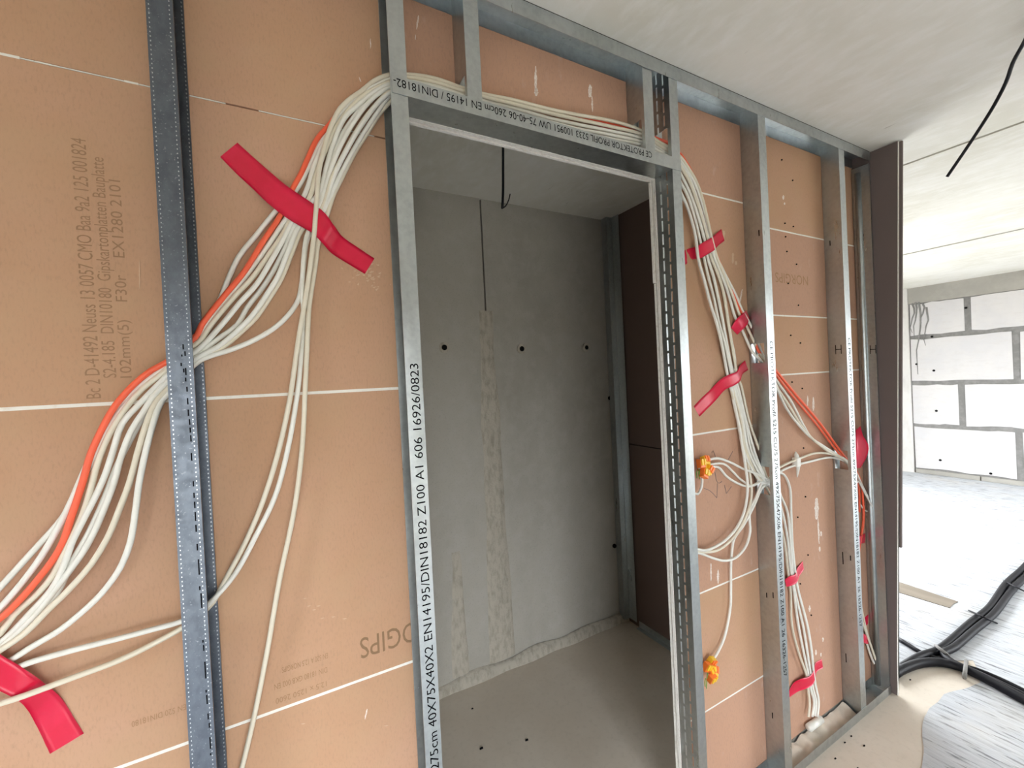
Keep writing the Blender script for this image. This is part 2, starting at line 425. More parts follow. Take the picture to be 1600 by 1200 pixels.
# plaster spots, scrapes and screw tips on the boards
def blob(pts, name, mt, Y=YB-.0006):
    mb = MB(); f_ = [at(x, y, Y) for x, y in pts]; n = len(f_)
    bk = [p+Vector((0, .0006, 0)) for p in f_]
    mb.v = [tuple(p) for p in f_+bk]
    mb.f = [tuple(range(n)), tuple(range(2*n-1, n-1, -1))] + [(i, i+n, (i+1) % n+n, (i+1) % n) for i in range(n)]
    return mb.build(name, mt, wp)
def streak(x, y0, y1, w, mt=SMEAR, lean=0):
    n = 14; L_, R_ = [], []
    for k in range(n+1):
        t = k/n; yy = y0+(y1-y0)*t; ww = w*(.25+.75*math.sin(math.pi*t)**.6)*(.55+.9*abs(noise.noise((x*.3, yy*.33, 2))))
        c = x + lean*t + .6*noise.noise((yy*.15, x, 4)); L_.append((c-ww/2, yy)); R_.append((c+ww/2, yy))
    blob(L_ + R_[::-1], 'plaster_smear', mt)
for a in ((837, 103, 148, 5), (838, 138, 150, 8), (922, 132, 152, 7), (925, 150, 175, 3, SMEAR, 1), (654, 24, 46, 3.5, SMEAR, -3), (649, 54, 62, 2), (579, 60, 76, 2),
          (1276, 778, 812, 8), (1278, 808, 850, 3, SMEAR, 2), (1283, 830, 838, 4), (1281, 854, 862, 3), (1265, 946, 956, 4), (1286, 996, 1003, 3), (1275, 1015, 1024, 4), (1283, 1020, 1026, 3),
          (218, 407, 452, 3, SCUFF), (1271, 620, 642, 4), (1262, 618, 634, 3), (574, 1108, 1124, 3, SMEAR, -4), (561, 120, 128, 2, SMEAR, 3),
          (1224, 305, 312, 4), (1226, 316, 320, 3), (1131, 360, 372, 5, SCUFF), (1145, 395, 412, 5, SCUFF), (1150, 408, 414, 6, SCUFF), (1160, 452, 476, 4, SMEAR, -5), (1122, 890, 912, 4), (1111, 880, 908, 3)):
    streak(*a)
for k in range(46):      # flakes of torn paper by the end of the large tape
    x, y = 560 + rnd.gauss(0, 1)*16 + 14, 415 + rnd.gauss(0, 1)*14 + 14
    x += (y-430)*.45
    blob([(x, y), (x+rnd.uniform(2, 6), y-rnd.uniform(0, 3)), (x+rnd.uniform(1, 4), y+rnd.uniform(1, 3))], 'paper_flake', SCUFF)
for (x, y) in ((482, 947), (490, 953), (497, 947), (503, 966), (520, 964), (476, 935), (538, 967), (473, 1131), (603, 1134)):
    blob([(x-3, y), (x+2, y-1.0), (x+4, y-.4), (x, y+.8)], 'paper_flake', SCUFF)
sb = MB()
for (x, y) in ((1226, 349), (1239, 354), (1227, 370), (1229, 393), (1244, 413), (1231, 443), (1247, 477), (1235, 524), (1250, 536), (1237, 597), (1221, 250), (1238, 282), (1253, 607), (1255, 700), (1258, 776), (1246, 808), (1262, 867), (1250, 912), (1267, 961)):
    p = at(x, y, YB); sb.tube([p+Vector((0,.002,0)), p+Vector((0,-.003,0)), p+Vector((0,-.005,0))], [.0036, .0034, .0010], 8)
sb.build('screw_tip', INK, wp)
# pencil strokes round the lower connector box position
pb = MB()
for stroke in (((1100,763),(1108,766),(1115,772),(1120,778)), ((1120,778),(1121,755)), ((1112,708),(1114,704),(1118,714)), ((1138,718),(1145,705)),
               ((1117,738),(1120,752),(1124,755),(1128,752)), ((1132,758),(1135,771)), ((1135,771),(1143,760))):
    pb.tube(spline([at(x, y, YB-.0004) for x, y in stroke], .01), .0011, 5)
pb.build('pencil_mark', PENCIL, wp)

# ------------------------------------------------------------------ print
def text(body, p0, xdir, updir, length, height, mt, parent, name='printing'):
    cu = bpy.data.curves.new(name, 'FONT'); cu.body = body; cu.size = 1.0; cu.resolution_u = 3
    tmp = bpy.data.objects.new('tmp_text', cu); col.objects.link(tmp)
    dg = bpy.context.evaluated_depsgraph_get(); dg.update()
    me = bpy.data.meshes.new_from_object(tmp.evaluated_get(dg))
    bpy.data.objects.remove(tmp); bpy.data.curves.remove(cu)
    me.name = name
    xs = [v.co.x for v in me.vertices]; x0, x1 = min(xs), max(xs)
    xdir = Vector(xdir); updir = Vector(updir); p0 = Vector(p0)
    for v in me.vertices:
        v.co = p0 + xdir*((v.co.x-x0)/(x1-x0)*length) + updir*(v.co.y/0.72*height)
    me.materials.clear(); me.materials.append(mt)
    o = bpy.data.objects.new(name, me); col.objects.link(o); o.parent = parent
    return o
Xp, Zp = Vector((1,0,0)), Vector((0,0,1))
YT = YB-.0004
# board maker's print, upside down beside the doorway, and smaller faded lines
a = at(645, 985, YT); b = at(562, 1000, YT)
pr = text('OGIPS', (a.x+.012, YT, at(600, 985, YT).z-.002), -Xp, -Zp, a.x-b.x+.012, .052, FADED, wp)
for k, (s, x0, x1, y) in enumerate((('EN 520 A 12,5 NORGIPS', 512, 440, 1020), ('DIN 18180 GKB 002 EN', 511, 428, 1042), ('12.5 x 1250 2600', 510, 430, 1064))):
    p = at(x0, y, YT); q = at(x1, y+20, YT)
    text(s, (p.x, YT, p.z), -Xp, -Zp, p.x-q.x, .013, FADED2, wp)
for (s, x, y0, y1, h) in (('Bc 2 D-41492 Neuss 13 0057 CMO Baa 9a2 125 001824', 158, 622, 222, .022), ('S2-4.185  DIN10180  Gipskartonplatten Bauplatte', 182, 590, 250, .020), ('102mm(5)    F30r    EX1280 2101', 206, 590, 285, .018)):
    p = at(x, y0, YT); q = at(x, y1, YT)
    text(s, (p.x, YT, p.z), Zp, -Xp, q.z-p.z, h, FADED3, wp)
p = at(1262, 432, YT); q = at(1212, 450, YT)
text('NORGIPS', (p.x, YT, p.z), -Xp, -Zp, p.x-q.x, .045, FADED2, wp)
p = at(225, 1120, YT); q = at(290, 1100, YT)
text('EN 520 DIN18180', (q.x, YT, q.z), -Xp, -Zp, .085, .012, FADED2, wp)

# ------------------------------------------------------------------ steel frame
def web_plate(mb, x, t, y0, y1, z0, z1, holes):
    """plate across the cavity at x (thickness t) with rectangular holes (ya, yb, za, zb) sorted by height"""
    z = z0
    for (ya, yb, za, zb) in holes:
        mb.box(x, x+t, y0, y1, z, za)
        mb.box(x, x+t, y0, ya, za, zb); mb.box(x, x+t, yb, y1, za, zb)
        z = zb
    mb.box(x, x+t, y0, y1, z, z1)
    return mb
def stud(label, xw, side, wf, wbk, z0, z1, holes=(), t=.0012, mt=STEEL, lip=.006, slots=False, name='metal_stud'):
    """C-section: web at xw, flanges running towards side (+1/-1)"""
    e = empty(name); tag(e, label, 'stud')
    Y1 = YB-.0003
    xa = xw if side > 0 else xw-t
    mb = MB()
    if slots:
        rows_ = (.024, .052); hw = .0032
        for (y0, y1) in ((0, rows_[0]-hw), (rows_[0]+hw, rows_[1]-hw), (rows_[1]+hw, Y1)):
            mb2 = holes and [h for h in holes]
            z = z0
            for (ya, yb, za, zb) in holes:
                mb.box(xa, xa+t, y0, y1, z, za)
                if y0 == 0: mb.box(xa, xa+t, 0, ya, za, zb)
                if y1 == Y1: mb.box(xa, xa+t, yb, Y1, za, zb)
                z = zb
            mb.box(xa, xa+t, y0, y1, z, z1)
        zz = z0; k = 0
        while zz < z1:
            for r_ in rows_:
                c = zz + (.02 if r_ == rows_[1] else 0)
                if c+.012 < z1 and not any(za-.012 < c < zb for (_, _, za, zb) in holes):
                    mb.box(xa, xa+t, r_-hw, r_+hw, c, c+.010)
            zz += .047
    else:
        web_plate(mb, xa, t, 0, Y1, z0, z1, list(holes))
    w = mb.build('web', mt, e)
    f0, f1 = sorted((xw, xw+side*wf)); b0, b1 = sorted((xw, xw+side*wbk))
    mb = MB().box(f0, f1, -t, 0, z0, z1)
    if lip:
        l0, l1 = sorted((xw+side*wf, xw+side*(wf-t))); mb.box(l0, l1, 0, lip, z0, z1)
    fr = mb.build('front_flange', mt, e)
    mb = MB().box(b0, b1, Y1-t, Y1, z0, z1)
    if lip:
        l0, l1 = sorted((xw+side*wbk, xw+side*(wbk-t))); mb.box(l0, l1, Y1-t-lip, Y1-t, z0, z1)
    mb.build('back_flange', mt, e)
    return e, fr
HY = (.012, .066)
def zof(x, y, Y=.045): return at(x, y, Y).z
def hole(xa, ya, xb, yb, pad=.008): 
    z0, z1 = sorted((zof(xa, ya), zof(xb, yb))); return (HY[0], HY[1], z0-pad, z1+pad)

# stud with broken print, left of the doorway
A, A_f = stud('dark galvanised stud with broken print, leftmost in the row', -0.185, 1, .041, .049, 0, CEIL,
              [hole(262, 985, 262, 965), hole(262, 618, 262, 560)], mt=STEEL_DARK)
dm = MB(); z = 0.55
while z < 2.66:
    for x in (-0.185+.0355, -0.185+.0045):
        dm.box(x-.0008, x+.0008, -.0017, -.0011, z, z+.0024)
    z += .0085
dm.build('knurl', STEEL_DIM, A)['kind'] = 'stuff'
dm = MB(); z = 0.55
while z < 2.66:
    dm.box(-0.1408, -0.1388, YB-.0024, YB-.0014, z, z+.003); z += .0085
dm.build('knurl', STEEL_DIM, A)['kind'] = 'stuff'
dm = MB()
def dash(x, y0, y1, w=.0022):
    a = at(x, y0, -.0015); b = at(x+(y1-y0)*.057, y1, -.0015)
    dm.box(a.x-w/2, a.x+w/2, -.0017, -.0012, b.z, a.z)
for (x, y0, y1) in ((286,538,546),(289,549,556),(284,554,557),(287,576,582),(290,590,596),(283,567,572),(290,575,586),(292,604,612),(293,622,632),(294,640,650),(296,655,664),(297,668,676),(298,680,690),(299,708,720),(302,752,760),(303,770,778),(304,784,794),(305,800,814),(306,820,831),(308,850,860),(310,874,898),
                    (312,916,922),(314,927,950),(317,1000,1004),(318,1008,1017),(320,1034,1060),(322,1078,1082),(323,1086,1100),(325,1115,1124),(327,1130,1137),(328,1152,1170),(329,1177,1180)):
    dash(x, y0, y1)
dm.build('printing', INK, A)['kind'] = 'stuff'

# heavy profiles at the doorway
GL, GL_f = stud('heavy bright door stud printed 275cm 40X75X40X2, nearest side of the doorway', DX0, -1, .041, .041, 0, CEIL,
                [(HY[0], HY[1], zof(612, 168), zof(612, 110))], t=.002, lip=0, name='door_stud')
p = at(683, 1196, -.002); q = at(652, 568, -.002)
text('5 275cm 40X75X40X2 EN14195/DIN18182 Z100 A1 606 16926/0823', (DX0-.009, -.0024, at(690,1215,-.002).z), Zp, -Xp, q.z-at(690,1215,-.002).z, .0215, INK, GL)
GR, GR_f = stud('heavy slotted door stud, far side of the doorway', DX1, 1, .042, .042, 0, CEIL,
                [(HY[0], HY[1], zof(1045, 262), zof(1045, 212))], t=.002, lip=0, slots=True, name='door_stud')
for (x, y, Y, r_, par) in ((1057, 257, -.004, .004, GR), (617, 131, -.004, .004, GL), (647, 928, YB-.004, .003, GL), (655, 1076, YB-.004, .003, GL)):
    p = at(x, y, Y); MB().tube([p, p+Vector((0,.004,0))], r_, 8).build('screw', STEEL_DIM, par)

# slotted light studs to the right of the doorway
TXT = 'CE PROTEKTOR Profil 5215 CU75 275cm 49X75X47X06 EN14195/DIN18182 Z100 A1 26 16326-1257'
C_, C_f = stud('printed stud between the yellow connectors and the orange cable bend', 1.727, 1, .050, .048, 0, CEIL, [hole(1193, 768, 1195, 730), hole(1188, 564, 1191, 540)])
z0 = at(1203, 533, -.0012).z; z1 = at(1228, 1056, -.0012).z
text(TXT, (1.727+.016, -.0016, z0), -Zp, Xp, z0-z1, .022, INK, C_)
D_, D_f = stud('printed stud between the orange cable bend and the pink tape lump', 2.356, 1, .050, .048, 0, CEIL, [hole(1320, 728, 1320, 704)])
z0 = at(1327, 528, -.0012).z; z1 = at(1346, 978, -.0012).z
text(TXT, (2.356+.016, -.0016, z0), -Zp, Xp, z0-z1, .022, INK, D_)
E_, E_f = stud('bluish stud with a round rib at the end of the partition', 2.652, 1, .010, .010, 0, CEIL-.06, [(.05, .066, .92, .97)], lip=0)
mb = MB()
pts = [Vector((2.650, .048, z)) for z in (0.02, 1.0, 2.0, 2.66)]
mb.tube(pts, .0135, 14)
mb.build('rib', STEEL, E_, smooth=True)
for par, xw, px, py in ((D_, 2.356, 1310, 546), (E_, 2.652, 1364, 546), (C_, 1.727, 1193, 348)):
    zc = atx(px, py, xw).z; yc = atx(px, py, xw).y
    mb = MB(); xx = xw-.0006
    w = .013
    if par is not C_:
        mb.box(xx, xx+.0006, yc-w, yc-w+.003, zc-.022, zc+.022).box(xx, xx+.0006, yc+w-.003, yc+w, zc-.022, zc+.022)
        mb.box(xx, xx+.0006, yc-w, yc+w, zc-.002, zc+.002)
        mb.build('knockout', INK, par)
for (px, py, h, par, xw) in ((1317, 872, .03, D_, 2.356), (1329, 872, .012, D_, 2.356), (1322, 1028, .022, D_, 2.356), (1186, 364, .012, C_, 1.727), (1208, 930, .012, C_, 1.727), (1198, 930, .010, C_, 1.727), (1207, 1118, .012, C_, 1.727), (1297, 380, .012, D_, 2.356)):
    p = atx(px, py, xw)
    MB().box(xw-.0007, xw, p.y-.002, p.y+.002, p.z-h, p.z+h).build('punched_slit', INK, par)
# short studs over the doorway
stud('short stud over the doorway, nearest the leaning cable arch', 0.464, 1, .042, .045, DZ+.003, CEIL, [(HY[0], HY[1], zof(725, 162), zof(725, 132))], name='short_stud')
stud('short stud over the doorway beside the slotted door stud', 1.098, 1, .043, .045, DZ+.003, CEIL, [(HY[0], HY[1], zof(1003, 236), zof(1003, 198))], name='short_stud')
# header
hd = empty('header_track'); tag(hd, 'horizontal header track with upside-down print across the doorway top', 'track')
MB().box(DX0+.0005, DX1-.0005, -.003, YB-.0006, DZ, DZ+.0012).build('web', STEEL, hd)
MB().box(0.268, 1.2615, -.0042, -.003, DZ, DZ+.042).build('front_flange', STEEL, hd)
MB().box(DX0+.0005, DX1-.0005, YB-.0018, YB-.0006, DZ+.0012, DZ+.042).build('back_flange', STEEL, hd)
p = at(1018, 243, -.0043)
text('CE PROTEKTOR PROFIL 5233 100951 UW 75-40-06 260cm EN 14195 / DIN18182-', (1.121, -.0046, DZ+.0355), -Xp, -Zp, 1.121-.272, .0205, INK, hd)
# top and bottom tracks
tt = empty('ceiling_track'); tag(tt, 'galvanised track fixed along the ceiling above the studs', 'track')
MB().box(WL+.02, 2.66, -.003, YB-.0008, CEIL-.0065, CEIL-.005).build('web', STEEL, tt)
MB().box(WL+.02, 2.66, -.0045, -.003, CEIL-.050, CEIL-.005).build('front_flange', STEEL, tt)
MB().box(WL+.02, 2.66, YB-.0016, YB-.0006, CEIL-.052, CEIL-.0065).build('back_flange', STEEL, tt)
MB().box(WL+.02, 2.66, -.002, YB-.003, CEIL-.005, CEIL-.0002).build('sealing_strip', DARKF, tt)
for x0 in (0.6, 1.45, 1.95):
    MB().box(x0, x0+.36, .028, .0295, CEIL-.0085, CEIL-.0065).build('bead', STEEL_DIM, tt)
for x0, x1, lab in ((1.264, 2.66, 'galvanised floor track under the printed studs beside the doorway'), (WL+.02, DX0-.043, 'galvanised floor track left of the doorway')):
    bt = empty('floor_track'); tag(bt, lab, 'track')
    MB().box(x0, x1, -.003, YB-.0008, .0005, .002).build('web', STEEL, bt)
    MB().box(x0, x1, -.0045, -.003, .0005, .042).build('front_flange', STEEL, bt)
    MB().box(x0, x1, YB-.0016, YB-.0006, .002, .042).build('back_flange', STEEL, bt)
# debris in the floor track
mb = MB(); nx_, ny_ = 40, 6
for i in range(nx_+1):
    for k in range(ny_+1):
        x = 1.785+.56*i/nx_; y = .002+.068*k/ny_
        h = .012 + .022*k/ny_ + .018*noise.noise((x*22, y*30, 3))
        mb.v.append((x, y, max(.003, h)))
for i in range(nx_):
    for k in range(ny_):
        a_ = i*(ny_+1)+k; mb.f.append((a_, a_+ny_+1, a_+ny_+2, a_+1))
tag(mb.build('mortar_debris', FLOORM, smooth=True), 'crumbled beige mortar lying in the floor track', 'debris', kind='stuff')

# boards closing the end of the partition, leaning a little
eb = empty('end_board'); tag(eb, 'brown plasterboard strip standing edge-on at the partition end', 'plasterboard')
def lean_board(x0, x1, ya, ybk, z0, z1, name, mt, par):
    f0 = lambda z: ya + (-.032)*(z-1.6)
    mb = MB().hexa([(x0, f0(z0), z0), (x1, f0(z0), z0), (x1, ybk, z0), (x0, ybk, z0), (x0, f0(z1), z1), (x1, f0(z1), z1), (x1, ybk, z1), (x0, ybk, z1)])
    return mb.build(name, mt, par)
lean_board(2.664, 2.6765, -.076, .088, 0.002, CEIL-.004, 'board', ENDB, eb)
lean_board(2.6645, 2.676, -.0775, -.03, 0.002, CEIL-.004, 'cut_edge', GYP, eb)
lean_board(2.6775, 2.690, -.088, .088, 0.76, CEIL-.004, 'outer_board', ENDB, eb)

# niche corner stud and floor track
ns = empty('metal_stud'); tag(ns, 'dim bluish stud in the dark corner behind the doorway', 'stud')
MB().box(NX-.055, NX-.0005, NY-.052, NY-.0508, .03, CEIL).build('front_flange', STEEL, ns)
MB().box(NX-.055, NX-.0538, NY-.0508, NY-.001, .03, CEIL).build('web', STEEL, ns)
MB().box(NX-.012, NX-.0108, NY-.12, NY-.054, .03, CEIL).build('side_flange', STEEL, ns)
nt_ = empty('floor_track'); tag(nt_, 'dim track along the floor of the dark niche', 'track')
MB().box(NX-.0012, NX-.0002, 0.12, NY-.13, .0005, .042).build('flange', STEEL, nt_)
MB().box(NX-.03, NX-.0014, 0.12, NY-.13, .0005, .0017).build('web', STEEL, nt_)

# ------------------------------------------------------------------ cables
def cable(pts, r, mt, label, group=None, name='electric_cable', n=10):
    P = []
    for q in pts:
        P.append(q if isinstance(q, Vector) else at(*q))
    o = MB().tube(spline(P), r, n).build(name, mt, smooth=True)
    tag(o, label, 'cable', group)
    return o
HX = (636, 680, 723, 755, 800, 860, 900, 960, 1002, 1030, 1045)
LANE = {0: (119,127,140,149,159,173,182,194,207,218,224),
        1: (117,123,138,147,156,171,179,190,204,222,231),
        2: (121,129,142,151,162,177,186,199,210,227,237),
        3: (125,133,147,157,168,185,194,206,216,232,242),
        4: (130,138,151,163,175,191,201,212,222,237,247),
        5: (135,144,157,169,181,197,207,218,227,242,252),
        6: (141,150,163,175,187,203,213,223,232,246,256)}
def lane(i, Y, dy=0): return [(x, y+dy, Y+.004*math.sin(x*.02+i)) for x, y in zip(HX, LANE[i])]
RW = .0052
GB = 'white cables of the arching bundle'
LB = 'white cable among many in the taped bundle arching over the doorway'
# orange
cable([(-25,985,.052),(7,961,.050),(56,909,.044),(94,856,.040),(112,806,.036),(129,754,.034),(142,709,.033),(161,667,.033),(180,634,.034),(210,600,.037),(236,579,.040),(260,566,.043),
       (285,545,.045),(308,523,.047),(315,508,.049),(350,463,.053),(380,427,.056),(410,379,.059),(438.5,336,.062),(457,295,.062),(470,272,.062),(482,245,.062),(495,218,.062),(513,197,.063),(540,165,.066),(575,137,.066),(608,122,.060)]
      + lane(0, .060) + [(1061,239,.055),(1075,259,.057),(1089,289,.060),(1097.5,317,.061),(1107,353,.062),(1117,392,.064),(1137,440,.066),(1153,478,.066),(1163,500,.066),(1175,528,.06),(1188,553,.045),
       (1200,566,.04),(1212,579,.045),(1242,615,.058),(1280,660,.062),(1305,694,.05),(1320,714,.042),(1335,732,.045),(1345,755,.06),(1349,790,.062),(1349,815,.062),(1345,842,.064),(1341,870,.062),(1341,950,.06)],
      .0056, ORANGE, 'long orange cable running with the white bundle over the doorway')
cable([(1190,556,.052),(1200,569,.044),(1211,584,.047),(1240,621,.060),(1278,666,.064),(1303,699,.052),(1318,718,.044),(1332,738,.05),(1342,765,.066),(1343,800,.066)], .0045, ORANGE,
      'second thin orange cable beside the diagonal stretch right of the doorway')
# 1: bows out above the orange one
cable([(-25,945,.060),(0,918,.058),(60,852,.052),(90,819,.048),(105,798,.046),(120,764,.045),(140,718,.044),(165,668,.044),(190,632,.044),(222,600,.044),(260,572,.046),(290,545,.050),(318,510,.056),(333,488,.06),
       (345,466,.063),(355,440,.064),(374,400,.065),(400,368,.066),(430,331,.066),(462,298,.066),(478,270,.066),(490,245,.066),(505,215,.066),(530,178,.066),(570,144,.062),(609,122,.055)]
      + lane(1, .057) + [(1062,250,.052),(1072,264,.054),(1084,284,.056),(1095,312,.058),(1106,350,.058),(1116,392,.058),(1131,425,.060),(1150,462,.062),(1160,486,.064),(1172,507,.064),(1184,535,.055),(1191,553,.042),
       (1203,576,.040),(1214,596,.046),(1236,627,.058),(1255,664,.06),(1266,682,.06),(1290,702,.055),(1320,717,.043),(1338,716,.05),(1350,706,.062),(1357,708,.06),(1364,714,.055),(1374,726,.045)],
      RW, WHITE, 'white cable bowing out to the left of the orange one above the dark stud')
# 2
cable([(-25,972,.055),(0,950,.052),(56,882,.046),(90,826,.042),(121,764,.040),(146,716,.040),(168,672,.040),(200,628,.041),(230,600,.043),(261,578,.046),(290,547,.05),(311,527,.052),(327,499,.055),(350,471,.058),(374,444,.060),(404,405,.062),(425,375,.062),(449,339,.062),(475,306,.062),(492,255,.060),(501,234,.058),(512,212,.056),(528,182,.054),(549,159,.052),(570,143,.050),(588,134,.048),(609,124,.046)]
      + lane(2, .048) + [(1063,257,.046),(1075,274,.05),(1087,305,.054),(1097,336,.058),(1106,370,.060),(1114,397,.060),(1125,425,.060),(1137,456,.062),(1149,497,.064),(1160,517,.064),(1177,552,.05),(1186,560,.042),
       (1202,588,.04),(1214,609,.044),(1230,640,.054),(1246,662,.058),(1266,683,.058),(1288,698,.054),(1320,719,.042),(1336,736,.045),(1346,757,.055),(1362,790,.05),(1374,818,.042),(1382,835,.036)],
      RW, WHITE, 'white bundle cable that bends with the orange one between the printed studs', GB)
# 3
cable([(-25,1010,.062),(0,990,.062),(22,961,.058),(62,924,.050),(85,895,.046),(100,865,.042),(115,835,.040),(130,802,.038),(143,759,.037),(152,725,.036),(170,680,.036),(195,640,.037),(222,608,.040),(260,578,.041),(288,550,.044),(312,533,.048),(330,507,.050),(365,465,.052),(395,433,.054),(417,402,.056),(440,369,.058),(458,338,.062),(483,310,.062),(492,280,.060),(500,256,.058),(510,232,.054),(524,200,.052),(545,172,.050),(565,152,.048),(585,139,.046),(609,128,.042)]
      + lane(2, .036) + [(1064,262,.040),(1076,282,.046),(1088,313,.05),(1098,345,.054),(1105,372,.058),(1110,399,.058),(1121,427,.058),(1130,456,.058),(1137,499,.058),(1142,530,.06),(1148,565,.062),(1153,592,.062),(1157,600,.062),(1171,660,.060),(1185,700,.055),(1194,735,.048),(1200,748,.043),
       (1211,735,.04),(1222,728,.046),(1245,718,.058),(1275,708,.06),(1300,710,.055),(1321,718,.042),(1333,735,.045),(1337,790,.062),(1338,900,.064),(1350,970,.064),(1358,1000,.062),(1368,1030,.055),(1374,1048,.05)],
      RW, CREAM, 'cream bundle cable running level through the white clip between printed studs', GB)
# 4
cable([(-25,1020,.062),(0,1004,.062),(19,988,.060),(47,958,.054),(81,920,.046),(99,886,.042),(112,849,.039),(131,811,.036),(150,774,.034),(165,740,.033),(178,700,.032),(191,662,.032),(221,628,.035),(244,604,.038),(261,587,.041),(286,562,.043),(311,545,.045),(347,507,.047),(374,474,.048),(401,444,.050),(425,405,.052),(443,373,.055),(459,343,.060),(484,318,.062),(500,300,.060),(510,260,.054),(522,222,.050),(538,185,.047),(559,165,.046),(582,146,.044),(609,131,.042)]
      + lane(3, .044) + [(1062,270,.042),(1075,295,.046),(1090,336,.05),(1101,377,.057),(1105,401,.057),(1114,430,.056),(1120,456,.056),(1128,496,.056),(1136,540,.058),(1144,581,.062),(1152,602,.062),(1165,655,.060),(1180,709,.054),(1191,737,.048),(1198,752,.043),
       (1212,740,.04),(1225,742,.05),(1234,762,.058),(1236,800,.06),(1238,850,.06),(1243,897,.062),(1246,917,.062),(1262,980,.058),(1269,1025,.060),(1271,1050,.062),(1275,1075,.060),(1279,1095,.055),(1277,1120,.05)],
      RW, WHITE, 'white bundle cable outermost right in the strands above the conduit stub', GB)
# 5
cable([(-25,1030,.064),(0,1014,.064),(40,975,.060),(68,951,.056),(90,925,.052),(112,880,.048),(140,830,.044),(165,775,.041),(182,730,.040),(202,690,.040),(224,650,.041),(242,622,.042),(261,600,.044),(288,572,.047),(312,552,.050),(340,530,.053),(371,507,.056),(386,481,.058),(410,450,.060),(429,420,.062),(446,385,.062),(462,349,.062),(496,318,.062),(508,290,.060),(518,255,.056),(532,215,.054),(548,190,.052),(570,162,.050),(589,146,.048),(609,135,.044)]
      + lane(3, .056) + [(1062.4,270.4,0.0532),(1075.4,295.4,0.0572),(1090.4,336.4,0.0612),(1101.4,377.4,0.0682),(1105.4,401.4,0.0682),(1114.4,430.4,0.0672),(1120.4,456.4,0.0672),(1128.4,496.4,0.0672),(1136.4,540.4,0.0692),(1144.4,581.4,0.0692),(1149,604,0.064),(1163,655,0.063),(1174,705,0.056),(1190,740,0.05),(1196,755,0.045),(1210,752,0.042),(1220,775,0.056),(1230,800,0.062),(1235,850,0.064),(1238,890,0.064),(1241,918,0.064),(1255,980,0.062),(1266,1050,0.062),(1270,1075,0.06),(1275,1096,0.055),(1273,1119,0.05)],
      RW, WHITE, 'white bundle cable in the middle of the strands above the conduit stub', GB)
# 6
cable([(-25,1030,.060),(0,1013,.058),(60,956,.052),(79,931,.048),(105,897,.042),(129,864,.036),(146,834,.033),(161,800,.030),(178,755,.028),(189,714,.027),(206,671,.027),(223,645,.030),(238,622,.034),(261,597,.038),(286,576,.042),(313,556,.044),(340,542,.045),(380,508,.046),(395,492,.047),(417,460,.049),(434,432,.051),(450,393,.055),(467,355,.060),(498,322,.062),(511,282,.055),(528,237,.046),(549,197,.042),(570,167,.040),(589,148,.040),(609,137,.040)]
      + lane(4, .040) + [(1062,283,.040),(1072,301,.045),(1085,339,.050),(1094,377,.057),(1100,404,.057),(1106,431,.055),(1115,465,.054),(1122,499,.054),(1133,540,.056),(1142,582,.062),(1147,607,.062),(1160,655,.058),(1168,700,.055),(1184,736,.05),(1196,754,.043),
       (1210,770,.04),(1222,800,.05),(1230,840,.058),(1234,880,.060),(1240,920,.062),(1247,975,.060),(1262,1050,.062),(1267,1078,.058),(1272,1097,.054),(1269,1120,.05)],
      RW, WHITE, 'white bundle cable in the middle of the strands above the conduit stub', GB)
# 7
cable([(-25,1032,.054),(0,1016,.052),(38,990,.047),(75,953,.040),(105,924,.035),(142,882,.028),(169,838,.024),(188,792,.021),(202,755,.020),(217,700,.020),(232,653,.024),(243,630,.030),(261,609,.037),(288,580,.042),(316,560,.048),(345,545,.05),(384,512,.053),(400,496,.055),(422,464,.058),(440,434,.060),(458,390,.062),(471,360,.063),(502,326,.063),(518,280,.052),(538,240,.044),(556,207,.042),(578,175,.042),(609,143,.042)]
      + lane(4, .052) + [(1062.4,283.4,0.0512),(1072.4,301.4,0.0562),(1085.4,339.4,0.0612),(1094.4,377.4,0.0682),(1100.4,404.4,0.0682),(1106.4,431.4,0.0662),(1115.4,465.4,0.0652),(1122.4,499.4,0.0652),(1133.4,540.4,0.0672),(1142.4,582.4,0.0692),(1145,608,0.064),(1158,657,0.062),(1166,705,0.06),(1182,742,0.053),(1194,757,0.046),(1209,785,0.045),(1218,815,0.056),(1226,850,0.062),(1230,885,0.063),(1235,922,0.062),(1237,975,0.06),(1247,1017,0.06),(1260,1056,0.062),(1263,1080,0.06),(1265,1100,0.055),(1263,1120,0.05)],
      RW, CREAM, 'cream bundle cable outermost left in the strands above the conduit stub', GB)
# 8 sags lowest into the dark stud
cable([(-25,1048,.066),(17,1031,.060),(47,1012,.050),(94,984,.038),(131,954,.028),(158,928,.021),(186,890,.014),(203,849,.010),(212,796,.009),(217,757,.010),(229,700,.014),(242,653,.022),(250,632,.030),(261,616,.036),(285,590,.042),(311,564,.045),(365,545,.046),(400,530,.047),(432,510,.049),(455,487,.054),(467,466,.060),(471,445,.064),(475,410,.065),(480,375,.064),(504,330,.064),(522,275,.050),(544,230,.040),(564,197,.037),(588,164,.036),(609,146,.038)]
      + lane(5, .038) + [(1063,300,.036),(1074,324,.036),(1086,367,.038),(1091,405,.038),(1100,437,.038),(1110,475,.038),(1118,500,.042),(1128,540,.05),(1136,583,.060),(1142,607,.062),(1155,667,.056),(1160,700,.050),(1166,737,.040),(1168,762,.036),(1165,790,.034),(1160,807,.034),(1150,826,.034),(1132,845,.036),(1114,856,.038),(1101,860,.04),(1085,857,.042)],
      RW, WHITE, 'white cable branching lowest off the bundle beside the big red tape')
